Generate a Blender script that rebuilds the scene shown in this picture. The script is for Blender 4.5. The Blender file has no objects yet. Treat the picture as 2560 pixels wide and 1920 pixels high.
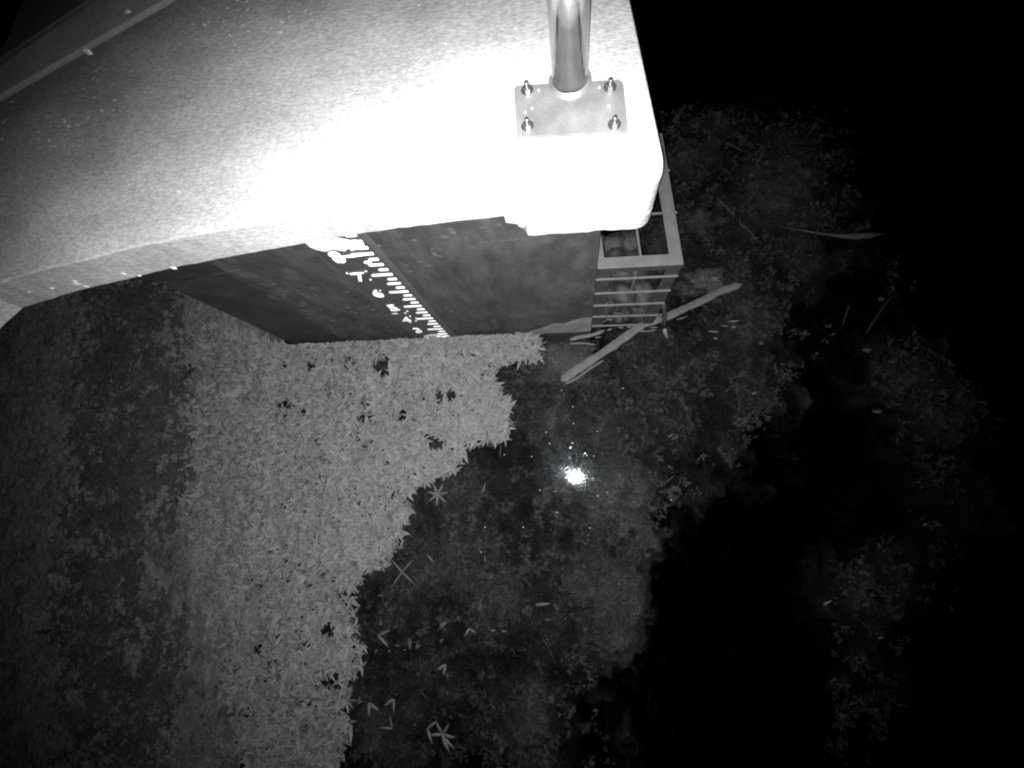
import bpy, bmesh, math, random
import numpy as np
from mathutils import Vector, Matrix, noise as mnoise
rng = np.random.default_rng(7); random.seed(7)
S = bpy.context.scene
C = S.collection
R_ = math.radians

# ------------------------------------------------------------------ camera
CAM_H = 2.40                       # camera height above the water
F = 1200.0                         # focal length in pixels of a 2560 px wide frame
n_cam = Vector((163, -227, -F)).normalized()          # where straight down falls in the frame
ROT = n_cam.rotation_difference(Vector((0, 0, -1))).to_matrix()
cd = bpy.data.cameras.new('camera'); cam = bpy.data.objects.new('camera', cd); C.objects.link(cam)
cd.sensor_fit = 'HORIZONTAL'; cd.sensor_width = 36; cd.lens = 36 * F / 2560
cd.clip_start = .02; cd.clip_end = 400
cam.matrix_world = Matrix.Translation((0, 0, CAM_H)) @ ROT.to_4x4()
S.camera = cam

# ------------------------------------------------------------------ night sky, almost black
w = bpy.data.worlds.new('World'); S.world = w; w.use_nodes = True
nt = w.node_tree; bg = nt.nodes['Background']
sky = nt.nodes.new('ShaderNodeTexSky'); sky.sky_type = 'NISHITA'; sky.sun_disc = False
sky.sun_elevation = R_(-4); sky.sun_rotation = R_(300)
bw = nt.nodes.new('ShaderNodeRGBToBW')
nt.links.new(sky.outputs[0], bw.inputs[0]); nt.links.new(bw.outputs[0], bg.inputs[0])
bg.inputs[1].default_value = 0.02

# ------------------------------------------------------------------ the camera's lit infrared lamp
LAMP_W = 700.0
ld = bpy.data.lights.new('infrared_lamp', 'SPOT'); lo = bpy.data.objects.new('infrared_lamp', ld); C.objects.link(lo)
ld.energy = LAMP_W; ld.spot_size = R_(110); ld.spot_blend = 1.0; ld.shadow_soft_size = .010
lo.location = (-.015, -.02, CAM_H + .01)
aim = ROT @ Vector((-30 / F, -20 / F, -1))
lo.rotation_euler = aim.to_track_quat('-Z', 'Y').to_euler()

S.view_settings.view_transform = 'Standard'; S.view_settings.look = 'None'
S.view_settings.gamma = 1; S.view_settings.exposure = 0; S.view_settings.use_curve_mapping = False
S.render.engine = 'CYCLES'; S.cycles.pixel_filter_type = 'BLACKMAN_HARRIS'; S.cycles.filter_width = 2.1
S.cycles.transparent_max_bounces = 16; S.cycles.sample_clamp_indirect = 4

# ------------------------------------------------------------------ survey helpers (photo survey -> metres)
def at(px, py, z):
    """point of the place at height z seen at survey coordinate (px, py)"""
    d = ROT @ Vector((px - 1280, 960 - py, -F))
    return Vector((0, 0, CAM_H)) + d * ((z - CAM_H) / d.z)

# ------------------------------------------------------------------ materials
def mat(name, base=.2, rough=.8, metal=0.0, var=0.3, scale=8., fine=0.0, fine_scale=90., bump=0.0, bump_scale=60.,
        spec=.3, bump_dist=.01, stretch=None, lo_=.25, hi_=.75):
    m = bpy.data.materials.new(name); m.use_nodes = True
    t = m.node_tree; b = t.nodes['Principled BSDF']
    L = t.links.new
    b.inputs['Roughness'].default_value = rough; b.inputs['Metallic'].default_value = metal
    b.inputs['Specular IOR Level'].default_value = spec
    tc = t.nodes.new('ShaderNodeTexCoord'); mp = t.nodes.new('ShaderNodeMapping'); L(tc.outputs['Object'], mp.inputs[0])
    if stretch: mp.inputs['Scale'].default_value = stretch
    n1 = t.nodes.new('ShaderNodeTexNoise'); n1.inputs['Scale'].default_value = scale; n1.inputs['Detail'].default_value = 6
    L(mp.outputs[0], n1.inputs[0])
    mr = t.nodes.new('ShaderNodeMapRange'); L(n1.outputs[0], mr.inputs[0])
    mr.inputs[1].default_value = lo_; mr.inputs[2].default_value = hi_
    mr.inputs[3].default_value = base * (1 - var); mr.inputs[4].default_value = base * (1 + var)
    out = mr.outputs[0]
    if fine:
        n2 = t.nodes.new('ShaderNodeTexNoise'); n2.inputs['Scale'].default_value = fine_scale; n2.inputs['Detail'].default_value = 5
        n2.inputs['Roughness'].default_value = .7
        L(mp.outputs[0], n2.inputs[0])
        m2 = t.nodes.new('ShaderNodeMapRange'); L(n2.outputs[0], m2.inputs[0])
        m2.inputs[1].default_value = .3; m2.inputs[2].default_value = .7
        m2.inputs[3].default_value = 1 - fine; m2.inputs[4].default_value = 1 + fine
        mu = t.nodes.new('ShaderNodeMath'); mu.operation = 'MULTIPLY'; L(out, mu.inputs[0]); L(m2.outputs[0], mu.inputs[1]); out = mu.outputs[0]
    cb = t.nodes.new('ShaderNodeCombineColor')
    for i in range(3): L(out, cb.inputs[i])
    L(cb.outputs[0], b.inputs['Base Color'])
    if bump:
        n3 = t.nodes.new('ShaderNodeTexNoise'); n3.inputs['Scale'].default_value = bump_scale; n3.inputs['Detail'].default_value = 6
        L(mp.outputs[0], n3.inputs[0])
        bp = t.nodes.new('ShaderNodeBump'); bp.inputs['Strength'].default_value = bump; bp.inputs['Distance'].default_value = bump_dist
        L(n3.outputs[0], bp.inputs['Height']); L(bp.outputs[0], b.inputs['Normal'])
    m['out'] = 1
    return m

def add_voro_specks(m, scale, size, value, amount=1.0):
    """scatter small specks (aggregate, droppings, lime) of their own colour over a material"""
    t = m.node_tree; L = t.links.new; b = t.nodes['Principled BSDF']
    src = b.inputs['Base Color'].links[0].from_socket
    tc = t.nodes.new('ShaderNodeTexCoord')
    nz = t.nodes.new('ShaderNodeTexNoise'); nz.inputs['Scale'].default_value = scale * 1.7
    L(tc.outputs['Object'], nz.inputs[0])
    mx0 = t.nodes.new('ShaderNodeMixRGB'); mx0.inputs[0].default_value = .035
    L(tc.outputs['Object'], mx0.inputs[1]); L(nz.outputs[1], mx0.inputs[2])
    v = t.nodes.new('ShaderNodeTexVoronoi'); v.inputs['Scale'].default_value = scale; L(mx0.outputs[0], v.inputs[0])
    n = t.nodes.new('ShaderNodeTexNoise'); n.inputs['Scale'].default_value = scale * .13; L(tc.outputs['Object'], n.inputs[0])
    mr = t.nodes.new('ShaderNodeMapRange'); L(v.outputs['Distance'], mr.inputs[0])
    mr.inputs[1].default_value = size; mr.inputs[2].default_value = size * .55; mr.inputs[3].default_value = 0; mr.inputs[4].default_value = amount
    m2 = t.nodes.new('ShaderNodeMapRange'); L(n.outputs[0], m2.inputs[0]); m2.inputs[1].default_value = .47; m2.inputs[2].default_value = .6
    mu = t.nodes.new('ShaderNodeMath'); mu.operation = 'MULTIPLY'; L(mr.outputs[0], mu.inputs[0]); L(m2.outputs[0], mu.inputs[1])
    mx = t.nodes.new('ShaderNodeMixRGB'); L(mu.outputs[0], mx.inputs[0]); L(src, mx.inputs[1]); mx.inputs[2].default_value = (value,) * 3 + (1,)
    L(mx.outputs[0], b.inputs['Base Color'])

M = {}
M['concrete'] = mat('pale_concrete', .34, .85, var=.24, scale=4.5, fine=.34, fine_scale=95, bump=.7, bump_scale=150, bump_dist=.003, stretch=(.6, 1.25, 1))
def kerb_lamp_falloff(m, p0, p1):  # darkens the slab colour towards the kerb, painting in the lamp's falloff
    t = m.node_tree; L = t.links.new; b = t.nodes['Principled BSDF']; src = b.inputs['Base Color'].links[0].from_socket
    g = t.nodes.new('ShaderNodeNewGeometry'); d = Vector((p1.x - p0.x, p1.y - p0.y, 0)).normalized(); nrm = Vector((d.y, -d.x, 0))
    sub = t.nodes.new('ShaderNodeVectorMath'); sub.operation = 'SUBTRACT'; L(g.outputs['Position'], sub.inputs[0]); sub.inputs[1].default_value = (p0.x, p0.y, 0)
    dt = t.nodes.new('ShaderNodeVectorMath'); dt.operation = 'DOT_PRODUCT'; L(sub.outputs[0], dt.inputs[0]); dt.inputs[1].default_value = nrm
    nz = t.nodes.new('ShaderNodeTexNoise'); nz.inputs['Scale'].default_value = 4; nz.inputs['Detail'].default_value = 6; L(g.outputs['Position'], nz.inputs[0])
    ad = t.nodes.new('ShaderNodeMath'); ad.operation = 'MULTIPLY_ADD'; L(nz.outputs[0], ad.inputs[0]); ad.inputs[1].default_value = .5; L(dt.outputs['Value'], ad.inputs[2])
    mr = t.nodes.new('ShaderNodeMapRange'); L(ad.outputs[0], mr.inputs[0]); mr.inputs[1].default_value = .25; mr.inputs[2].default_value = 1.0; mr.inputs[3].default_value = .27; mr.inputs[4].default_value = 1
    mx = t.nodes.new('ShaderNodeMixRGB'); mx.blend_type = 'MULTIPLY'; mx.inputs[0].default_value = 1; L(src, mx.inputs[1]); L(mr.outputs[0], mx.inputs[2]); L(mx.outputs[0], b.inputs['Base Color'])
kerb_lamp_falloff(M['concrete'], at(0, 252, CAM_H - 1.1), at(434, 2, CAM_H - 1.1))
add_voro_specks(M['concrete'], 34, .2, .5, .75); add_voro_specks(M['concrete'], 75, .16, .09, .6)
M['ledge'] = mat('ledge_concrete', .15, .85, var=.25, scale=5, fine=.2, bump=.4, bump_dist=.003)
M['wall'] = mat('wet_wall_concrete', .034, .65, var=.45, scale=11, fine=.22, fine_scale=45, bump=.5, bump_scale=60, bump_dist=.004, stretch=(1, 1, .45), lo_=.3, hi_=.72)
add_voro_specks(M['wall'], 22, .24, .085, .9); add_voro_specks(M['wall'], 9, .33, .062, .6)
M['wall_dark'] = mat('darker_wall_concrete', .023, .65, var=.35, scale=9, fine=.18, fine_scale=45, bump=.4, bump_dist=.003)
M['wall_lime'] = mat('lime_stained_concrete', .13, .7, var=.35, scale=14, fine=.12, bump=.3, bump_dist=.003)
M['board'] = mat('grey_board', .052, .7, var=.12, scale=12, fine=.1)
M['enamel_black'] = mat('black_enamel', .035, .35, var=.2, scale=30, spec=.5)
M['enamel_white'] = mat('white_enamel', .85, .4, var=.03, scale=30)
M['lime'] = mat('chalky_deposit', .5, .8, var=.45, scale=55, fine=.3, bump=.4)
M['steel'] = mat('galvanised_steel', .52, .2, metal=1, var=.2, scale=22, fine=.06, fine_scale=160, bump=.12, bump_scale=90, bump_dist=.002)
M['plate'] = mat('galvanised_plate', .24, .42, metal=.45, var=.3, scale=16, fine=.12, fine_scale=150, bump=.15, bump_scale=80, bump_dist=.002)
M['bolt'] = mat('bolt_steel', .28, .34, metal=.9, var=.2, scale=60)
M['rack'] = mat('rack_steel', .054, .55, metal=.1, var=.2, scale=25, fine=.08, fine_scale=140)
M['rock'] = mat('wet_stone', .0145, .7, var=.6, scale=16, fine=.3, fine_scale=60, bump=.5, bump_scale=40)
M['wood'] = mat('pale_weathered_wood', .052, .8, var=.22, scale=20, fine=.25, fine_scale=70, bump=.5, bump_scale=80, bump_dist=.003)
M['stick'] = mat('dead_stick', .055, .8, var=.25, scale=30)
M['stake'] = mat('rusty_steel', .022, .7, var=.3, scale=30)
M['tip'] = mat('pale_stake_tip', .085, .7, var=.15, scale=40)
M['leaf'] = mat('mat_leaf', .084, .65, var=.12, scale=3.0, fine=.30, fine_scale=55, spec=.2)
M['leaf_pale'] = mat('pale_leaf', .044, .6, var=.1, scale=20, spec=.25)
M['algae'] = mat('clumped_algae', .056, .95, var=.5, scale=9, fine=.4, fine_scale=36, bump=.5, bump_scale=40, bump_dist=.012, lo_=.3, hi_=.7)
M['algae_leaf'] = mat('algae_leaf', .064, .85, var=.4, scale=5, fine=.25, fine_scale=30)
M['weed'] = mat('submerged_weed', .021, .9, var=.6, scale=14, fine=1.0, fine_scale=85, bump=.6, bump_scale=60, bump_dist=.01)
M['weed_leaf'] = mat('weed_leaflet', .030, .85, var=.6, scale=14, fine=.6, fine_scale=30)
M['mud'] = mat('pond_mud', .01, .95, var=.5, scale=2, fine=.4, fine_scale=14)
M['silt'] = mat('submerged_pale_stone', .040, .9, var=.6, scale=16, fine=.5, fine_scale=50, bump=.5)

# water: murky, with a real mirror-like surface
def water_mat():
    m = bpy.data.materials.new('murky_water'); m.use_nodes = True
    t = m.node_tree; L = t.links.new
    for n in list(t.nodes):
        if n.type != 'OUTPUT_MATERIAL': t.nodes.remove(n)
    out = [n for n in t.nodes][0]
    tr = t.nodes.new('ShaderNodeBsdfTransparent'); tr.inputs[0].default_value = (.9, .9, .9, 1)
    gl = t.nodes.new('ShaderNodeBsdfGlossy'); gl.inputs['Roughness'].default_value = .012
    fr = t.nodes.new('ShaderNodeFresnel'); fr.inputs[0].default_value = 1.33
    tc = t.nodes.new('ShaderNodeTexCoord')
    nz = t.nodes.new('ShaderNodeTexNoise'); nz.inputs['Scale'].default_value = 243; nz.inputs['Detail'].default_value = 7; nz.inputs['Roughness'].default_value = .65
    L(tc.outputs['Object'], nz.inputs[0])
    bp = t.nodes.new('ShaderNodeBump'); bp.inputs['Strength'].default_value = .042; bp.inputs['Distance'].default_value = .003
    nm = t.nodes.new('ShaderNodeTexNoise'); nm.inputs['Scale'].default_value = 95; nm.inputs['Detail'].default_value = 3; L(tc.outputs['Object'], nm.inputs[0])
    mr = t.nodes.new('ShaderNodeMapRange'); L(nm.outputs[0], mr.inputs[0]); mr.inputs[1].default_value = .52; mr.inputs[2].default_value = .66; mr.inputs[3].default_value = .03; mr.inputs[4].default_value = .34
    L(mr.outputs[0], bp.inputs['Strength'])
    L(nz.outputs[0], bp.inputs['Height']); L(bp.outputs[0], gl.inputs['Normal'])
    mx = t.nodes.new('ShaderNodeMixShader'); L(fr.outputs[0], mx.inputs[0]); L(tr.outputs[0], mx.inputs[1]); L(gl.outputs[0], mx.inputs[2])
    L(mx.outputs[0], out.inputs['Surface'])
    va = t.nodes.new('ShaderNodeVolumeAbsorption'); va.inputs[0].default_value = (0, 0, 0, 1); va.inputs[1].default_value = 11
    L(va.outputs[0], out.inputs['Volume'])
    return m
M['water'] = water_mat()

# ------------------------------------------------------------------ object helpers
def tag(o, label=None, cat=None, group=None, kind=None):
    for k, v in (('label', label), ('category', cat), ('group', group), ('kind', kind)):
        if v: o[k] = v
    return o
def empty(name, loc, label, cat, group=None):
    o = bpy.data.objects.new(name, None); C.objects.link(o); o.location = loc; o.empty_display_size = .05
    return tag(o, label, cat, group)
def link(name, me, m, parent=None, loc=None):
    if m is not None: me.materials.append(m)
    o = bpy.data.objects.new(name, me); C.objects.link(o)
    if loc is not None: o.location = loc
    if parent is not None:
        o.parent = parent
        top = parent
        off = Vector((0, 0, 0))
        while top is not None: off += top.location; top = top.parent
        o.location = o.location - off
    return o
def mesh(name, vs, fs, m, parent=None, smooth=False):
    """mesh in world coordinates; its origin is set at the middle of its foot"""
    vs = np.array(vs, dtype=float)
    o0 = np.array([(vs[:, 0].min() + vs[:, 0].max()) / 2, (vs[:, 1].min() + vs[:, 1].max()) / 2, vs[:, 2].min()])
    me = bpy.data.meshes.new(name); me.from_pydata((vs - o0).tolist(), [], [tuple(int(i) for i in f) for f in fs]); me.update()
    if smooth: me.polygons.foreach_set('use_smooth', [True] * len(me.polygons))
    return link(name, me, m, parent, Vector(o0))
def fix(o):
    b = bmesh.new(); b.from_mesh(o.data); bmesh.ops.recalc_face_normals(b, faces=b.faces); b.to_mesh(o.data); b.free(); return o
def prism(name, pts, z0, z1, m, parent=None, bevel=0, seg=2):
    n = len(pts)
    vs = [(p[0], p[1], z0) for p in pts] + [(p[0], p[1], z1) for p in pts]
    fs = [tuple(range(n))[::-1], tuple(range(n, 2 * n))] + [(i, (i + 1) % n, n + (i + 1) % n, n + i) for i in range(n)]
    o = fix(mesh(name, vs, fs, m, parent))
    if bevel:
        md = o.modifiers.new('bevel', 'BEVEL'); md.width = bevel; md.segments = seg; md.limit_method = 'ANGLE'; md.angle_limit = R_(50)
    return o
def frame_box(name, org, ux, uy, uz, m, parent=None, bevel=0):
    """box spanned by three edge vectors from corner org"""
    org, ux, uy, uz = map(Vector, (org, ux, uy, uz))
    vs = [org + ux * i + uy * j + uz * k for k in (0, 1) for j in (0, 1) for i in (0, 1)]
    fs = [(0, 2, 3, 1), (4, 5, 7, 6), (0, 1, 5, 4), (2, 6, 7, 3), (0, 4, 6, 2), (1, 3, 7, 5)]
    o = fix(mesh(name, [tuple(v) for v in vs], fs, m, parent))
    if bevel:
        md = o.modifiers.new('bevel', 'BEVEL'); md.width = bevel; md.segments = 2
    return o
def tube(name, path, radii, m, parent=None, n=7, jitter=0.0, smooth=True):
    vs, fs = [], []
    path = [Vector(p) for p in path]
    for i, p in enumerate(path):
        d = (path[min(i + 1, len(path) - 1)] - path[max(i - 1, 0)]).normalized()
        a = d.cross(Vector((0, 0, 1))); a = a.normalized() if a.length > 1e-3 else Vector((1, 0, 0))
        b = d.cross(a)
        r = radii[i] if hasattr(radii, '__len__') else radii
        for k in range(n):
            th = 2 * math.pi * k / n; rr = r * (1 + jitter * random.uniform(-1, 1))
            vs.append(tuple(p + (a * math.cos(th) + b * math.sin(th)) * rr))
    for i in range(len(path) - 1):
        for k in range(n):
            fs.append((i * n + k, i * n + (k + 1) % n, (i + 1) * n + (k + 1) % n, (i + 1) * n + k))
    fs.append(tuple(range(n))[::-1]); fs.append(tuple((len(path) - 1) * n + k for k in range(n)))
    return fix(mesh(name, vs, fs, m, parent, smooth))
def lerp(a, b, t): return a + (b - a) * t
def densify(pts, step, jit=0.0, closed=True):
    out = []; n = len(pts)
    for i in range(n if closed else n - 1):
        a, b = Vector(pts[i]), Vector(pts[(i + 1) % n]); k = max(1, int((b - a).length / step))
        for j in range(k):
            p = a.lerp(b, j / k)
            if j and jit: p = p + Vector((random.uniform(-jit, jit), random.uniform(-jit, jit)))
            out.append(p)
    if not closed: out.append(Vector(pts[-1]))
    return out
def pip(x, y, poly):
    """vectorised point in polygon"""
    x = np.asarray(x); y = np.asarray(y); ins = np.zeros(x.shape, bool); n = len(poly); j = n - 1
    for i in range(n):
        xi, yi = poly[i][0], poly[i][1]; xj, yj = poly[j][0], poly[j][1]
        c = ((yi > y) != (yj > y)) & (x < (xj - xi) * (y - yi) / (yj - yi + 1e-12) + xi)
        ins ^= c; j = i
    return ins
def poly_at(pts, z): return [at(px, py, z).to_2d() for px, py in pts]
def fbm(x, y, s, seed=0.):
    return mnoise.fractal(Vector((x * s + seed, y * s - seed, seed)), 1.0, 2.0, 4)

# ------------------------------------------------------------------ pond bed and water
BED = -.55
def grid_sheet(name, x0, x1, y0, y1, nx, ny, zf, m, parent=None, smooth=True):
    xs = np.linspace(x0, x1, nx); ys = np.linspace(y0, y1, ny)
    vs = [(x, y, zf(x, y)) for y in ys for x in xs]
    fs = [(j * nx + i, j * nx + i + 1, (j + 1) * nx + i + 1, (j + 1) * nx + i) for j in range(ny - 1) for i in range(nx - 1)]
    return mesh(name, vs, fs, m, parent, smooth)
tag(grid_sheet('pond_bed', -60, 60, -60, 60, 60, 60, lambda x, y: BED + .05 * fbm(x, y, .8), M['mud']), kind='structure')
tag(prism('water', [(-59, -59), (59, -59), (59, 59), (-59, 59)], -1.2, 0, M['water']), kind='structure')

# ------------------------------------------------------------------ concrete slab on the riser
Z_TOP = CAM_H - 1.10; Z_BOT = CAM_H - 1.24; Z_BLK = CAM_H - 1.306
front = poly_at([(1265, 541), (1100, 560), (921, 582), (781, 606), (590, 641), (443, 669), (366, 688), (203, 727), (61, 770), (0, 826), (-120, 930)], Z_BOT)
bl = at(1320, 590, Z_BLK).to_2d(); br = at(1588, 573, Z_BLK).to_2d()
side0 = at(1658, 390, Z_TOP).to_2d(); side1 = at(1575, 0, Z_TOP).to_2d(); side2 = at(1532, -200, Z_TOP).to_2d()
# rounded front right corner between br and side0
def arc(p0, c, p1, k=7): return [((1 - t) ** 2) * p0 + 2 * t * (1 - t) * c + t * t * p1 for t in [i / k for i in range(k + 1)]]
corner = arc(br, Vector((side0.x + .004, br.y + .004)), side0)
back = poly_at([(960, -300), (434, 2), (0, 252), (-220, 380)], Z_TOP)
base_front = densify(front, .03, .0016, closed=False)
out_slab = [side2, side1] + corner[::-1] + base_front + [back[3], back[2], back[1], back[0]]
out_slab = [Vector((p[0], p[1])) for p in out_slab]
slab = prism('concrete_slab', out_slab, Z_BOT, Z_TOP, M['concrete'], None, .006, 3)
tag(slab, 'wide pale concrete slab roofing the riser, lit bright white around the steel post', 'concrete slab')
# thicker corner block under its right end, with a broken left end
blk_left = at(1262, 541, Z_BOT).to_2d()
blk = [side1 + Vector((0, .1))] + corner[::-1]
jag = [lerp(br, bl, t) + Vector((0, random.uniform(-.002, .003))) for t in [i / 14 for i in range(1, 15)]]
blk += jag + [bl + Vector((-.012, .022)), bl + Vector((-.028, .03)), bl + Vector((-.038, .045)), Vector((blk_left.x + .012, bl.y + .11)), Vector((blk_left.x + .01, bl.y + .6))]
prism('corner_block', blk, Z_BLK, Z_BOT - .0005, M['concrete'], slab, .003)
# broken knuckle left of the block
prism('broken_concrete_edge', [blk_left + Vector((-.002, .001)), blk_left + Vector((.03, -.006)), bl + Vector((.005, .004)), bl + Vector((-.02, .018)), blk_left + Vector((.0, .05))], Z_BOT - .036, Z_BOT - .0006, M['concrete'], slab, .003)

# lime droppings on the front edge of the slab
for (px, py, dz, r_) in [(229, 721, .018, .009), (226, 722, .042, .010), (232, 720, .055, .007), (335, 695, .035, .008), (437, 671, .004, .010), (352, 690, .006, .006), (172, 735, .05, .007), (130, 748, .066, .006)]:
    q = at(px, py, Z_BOT); b = bmesh.new(); bmesh.ops.create_icosphere(b, subdivisions=2, radius=1)
    for v in b.verts: v.co = Vector((v.co.x * r_ * random.uniform(.9, 1.3), v.co.y * .003, v.co.z * r_ * random.uniform(.7, 1)))
    me = bpy.data.meshes.new('lime_spot'); b.to_mesh(me); b.free(); link('lime_spot', me, M['lime'], slab, Vector((q.x, q.y - .001, q.z + dz)))

# raised kerb and hatch behind the slab
kerb = prism('concrete_kerb', [back[1] + Vector((.004, .003)), back[2] + Vector((.004, .003)), back[3]] + poly_at([(-220, 300), (0, 176), (256, 0)], Z_TOP)
             + [at(700, -270, Z_TOP).to_2d(), back[0]], Z_BOT, Z_TOP + .012, M['ledge'], None, .007, 3)
tag(kerb, 'low raised concrete kerb along the back edge of the slab in the upper left', 'kerb')
hl = poly_at([(-20, 158), (232, -8), (420, -150), (60, -150), (60, -20), (12, 110), (-20, 140)], Z_TOP - .02)
tag(prism('steel_hatch', hl, Z_TOP - .06, Z_TOP - .02, mat('hatch_steel', .05, .6, var=.2, scale=8), None, .004),
    'dark steel hatch beyond the raised kerb at the top left corner', 'hatch')
for (px, py, nm) in [(217, 125, 'spot'), (320, 30, 'spot')]:
    q = at(px, py, Z_TOP + .012)
    vs = [(q.x + .009 * math.cos(a) * random.uniform(.7, 1.2), q.y + .007 * math.sin(a) * random.uniform(.7, 1.2), Z_TOP + .0125 if nm == 'x' else Z_TOP + .016) for a in [i * .785 for i in range(8)]]
    o = prism('pale_dropping', [(v[0], v[1]) for v in vs], Z_TOP - .004, Z_TOP + .015, M['lime'])
    tag(o, 'small pale lump beside the raised kerb, ' + ('under the left part of the edge line' if px < 300 else 'on the kerb nearer the top edge'), 'lump')

# ------------------------------------------------------------------ riser wall below the slab
wr = at(1478, 826, 0).to_2d(); wl = at(722, 862, 0).to_2d()
U = (wr - wl).normalized(); NN = Vector((U.y, -U.x))       # NN points to the camera side
LW = (wr - wl).length
K_ = 2.40 / 2.15
def wp(u, z, out=0.0):
    u *= K_; z *= K_
    p = wl + U * u + NN * out; return Vector((p.x, p.y, z))
UU = Vector((U.x, U.y, 0)); N3 = Vector((NN.x, NN.y, 0)); UP = Vector((0, 0, 1))
ur = .305                                                    # left panel is recessed up to here
wall = empty('riser_wall', wp(LW / 2 / K_, BED, -.2), 'dark wet concrete wall of the riser dropping from the slab to the water', 'wall')
frame_box('wall', wp(ur, BED - .1, -.35), UU * (LW - ur * K_), N3 * .35, UP * (Z_BOT - (BED - .1) * K_ - .001), M['wall'], wall, .004)
pn = frame_box('recessed_panel', wp(0, BED - .1, -.35), UU * (ur * K_ - .0005), N3 * .337, UP * (Z_BOT - (BED - .1) * K_ - .0015), M['wall_dark'], wall, .004)
pn['label'] = 'darker set-back panel at the left end of the wall'
# lime-stained foot at the right end (thin crust, uneven outline)
cr = [(1.20, .005), (1.49, .004), (1.49, .2), (1.45, .205), (1.40, .17), (1.37, .14), (1.33, .15), (1.28, .10), (1.24, .07), (1.21, .05)]
vs = [wp(u - .002, z - .02, .0005) for u, z in cr] + [wp(u - .002, z - .02, .0013) for u, z in cr]
n = len(cr); o = fix(mesh('lime_crust', [tuple(v) for v in vs], [tuple(range(n)), tuple(range(n, 2 * n))] + [(i, (i + 1) % n, n + (i + 1) % n, n + i) for i in range(n)], M['wall_lime'], wall))
# board mark lines cast in the wall
for (u0, z0, u1, z1) in [(.12, .80, .37, .845), (1.10, .905, 1.34, .912)]:
    a, b = wp(u0, z0, .0), wp(u1, z1, .0)
    tube('cast_line', [a, b], .0015, M['wall_dark'], wall, 5)

# ------------------------------------------------------------------ staff gauge
G = empty('staff_gauge', wp(.77, 0, .01), 'black and white numbered staff gauge fixed upright on the riser wall', 'staff gauge')
frame_box('backing_board', wp(.666, -.25, 0), UU * .219, N3 * .008, UP * (1.155 + .279), M['board'], G, .002)
frame_box('gauge_plate', wp(.676, -.24, .0085), UU * .188, N3 * .004, UP * (1.154 + .268), M['enamel_black'], G, .001)
SP = .1485; Z7 = .762; UR = .839
def zn(v): return Z7 + (v - 7) * SP
tme = {}
for v4 in range(4, 37):
    z = zn(v4 / 4)
    if z > 1.04 or z < -.1: continue
    q = v4 % 4
    ln = {0: .070, 2: .047, 1: .031, 3: .031}[q]
    if q not in tme:
        cap = []; rr = .0072
        for i in range(7): a = -math.pi / 2 + math.pi * i / 6; cap.append((UR - rr * .6 + rr * .6 * math.cos(a), rr * math.sin(a)))
        for i in range(7): a = math.pi / 2 + math.pi * i / 6; cap.append((UR - ln + rr + rr * math.cos(a) * 1.3, rr * math.sin(a)))
        k_ = len(cap); vs = [tuple(wp(a, z + b_, .0127)) for a, b_ in cap] + [tuple(wp(a, z + b_, .0142)) for a, b_ in cap]
        o = fix(mesh('tick', vs, [tuple(range(k_)), tuple(range(k_, 2 * k_))] + [(i, (i + 1) % k_, k_ + (i + 1) % k_, k_ + i) for i in range(k_)], M['enamel_white'], G)); tme[q] = (o, z)
    else:
        s, zs = tme[q]; o = s.copy(); C.objects.link(o); o.parent = G; o.location = s.location + Vector((0, 0, (z - zs) * K_))
def digit(ch, u, z, h=.072, wd=.85):
    fc = bpy.data.curves.new('f', 'FONT'); fc.body = ch; fc.size = h * 1.42; fc.align_x = 'CENTER'; fc.align_y = 'CENTER'; fc.extrude = .0008; fc.offset = h * .03
    fc.resolution_u = 3
    t = bpy.data.objects.new('f', fc); C.objects.link(t)
    dg = bpy.context.evaluated_depsgraph_get(); dg.update()
    me = bpy.data.meshes.new_from_object(t.evaluated_get(dg)); bpy.data.objects.remove(t); bpy.data.curves.remove(fc)
    me.name = 'number'
    m4 = Matrix((UU * wd, UP, N3)).transposed().to_4x4(); me.transform(m4)
    me.materials.clear()
    o = link('number', me, M['enamel_white'], G, wp(u, z, .0138)); return o
for v in range(2, 9):
    digit(str(v), .722, zn(v) - .008)
digit('9', .722, zn(9) - .03)
# irregular pale and white patches, mostly at its head and foot
def splat(u, z, su, sz, m, parent, name, out=.0146, k=14, seed=0):
    r = random.Random(seed)
    pts = [(u + su * math.cos(a) * r.uniform(.65, 1.1), z + sz * math.sin(a) * r.uniform(.6, 1.1)) for a in [2 * math.pi * i / k for i in range(k)]]
    vs = [tuple(wp(a, b, out)) for a, b in pts] + [tuple(wp(a, b, out + .0012)) for a, b in pts]
    return fix(mesh(name, vs, [tuple(range(k)), tuple(range(k, 2 * k))] + [(i, (i + 1) % k, k + (i + 1) % k, k + i) for i in range(k)], m, parent))
splat(.75, .985, .075, .05, M['lime'], G, 'pale_patch', seed=3)
splat(.805, .972, .036, .036, M['enamel_white'], G, 'white_patch', .0162, seed=5)
splat(.722, .884, .022, .013, M['enamel_white'], G, 'white_patch', .0165, seed=8)
splat(.772, .912, .04, .008, M['enamel_white'], G, 'white_patch', .0168, seed=9)
splat(.77, .08, .05, .02, M['lime'], G, 'pale_patch', seed=11)
splat(.785, .06, .045, .013, M['enamel_white'], G, 'white_patch', .0165, seed=12)
for (u, z) in [(.765, .80), (.75, .79), (.752, .735), (.70, .795), (.742, .79), (.745, .64), (.75, .40), (.765, .42), (.74, .44), (.755, .36), (.77, .33), (.76, .3), (.735, .35)]:
    splat(u, z, .0045, .005, M['enamel_white'], G, 'paint_fleck', .0148, 7, int(u * 1000 + z * 77))
splat(.705, .40, .016, .008, M['lime'], G, 'pale_patch', .0148, 10, 21)
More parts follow.
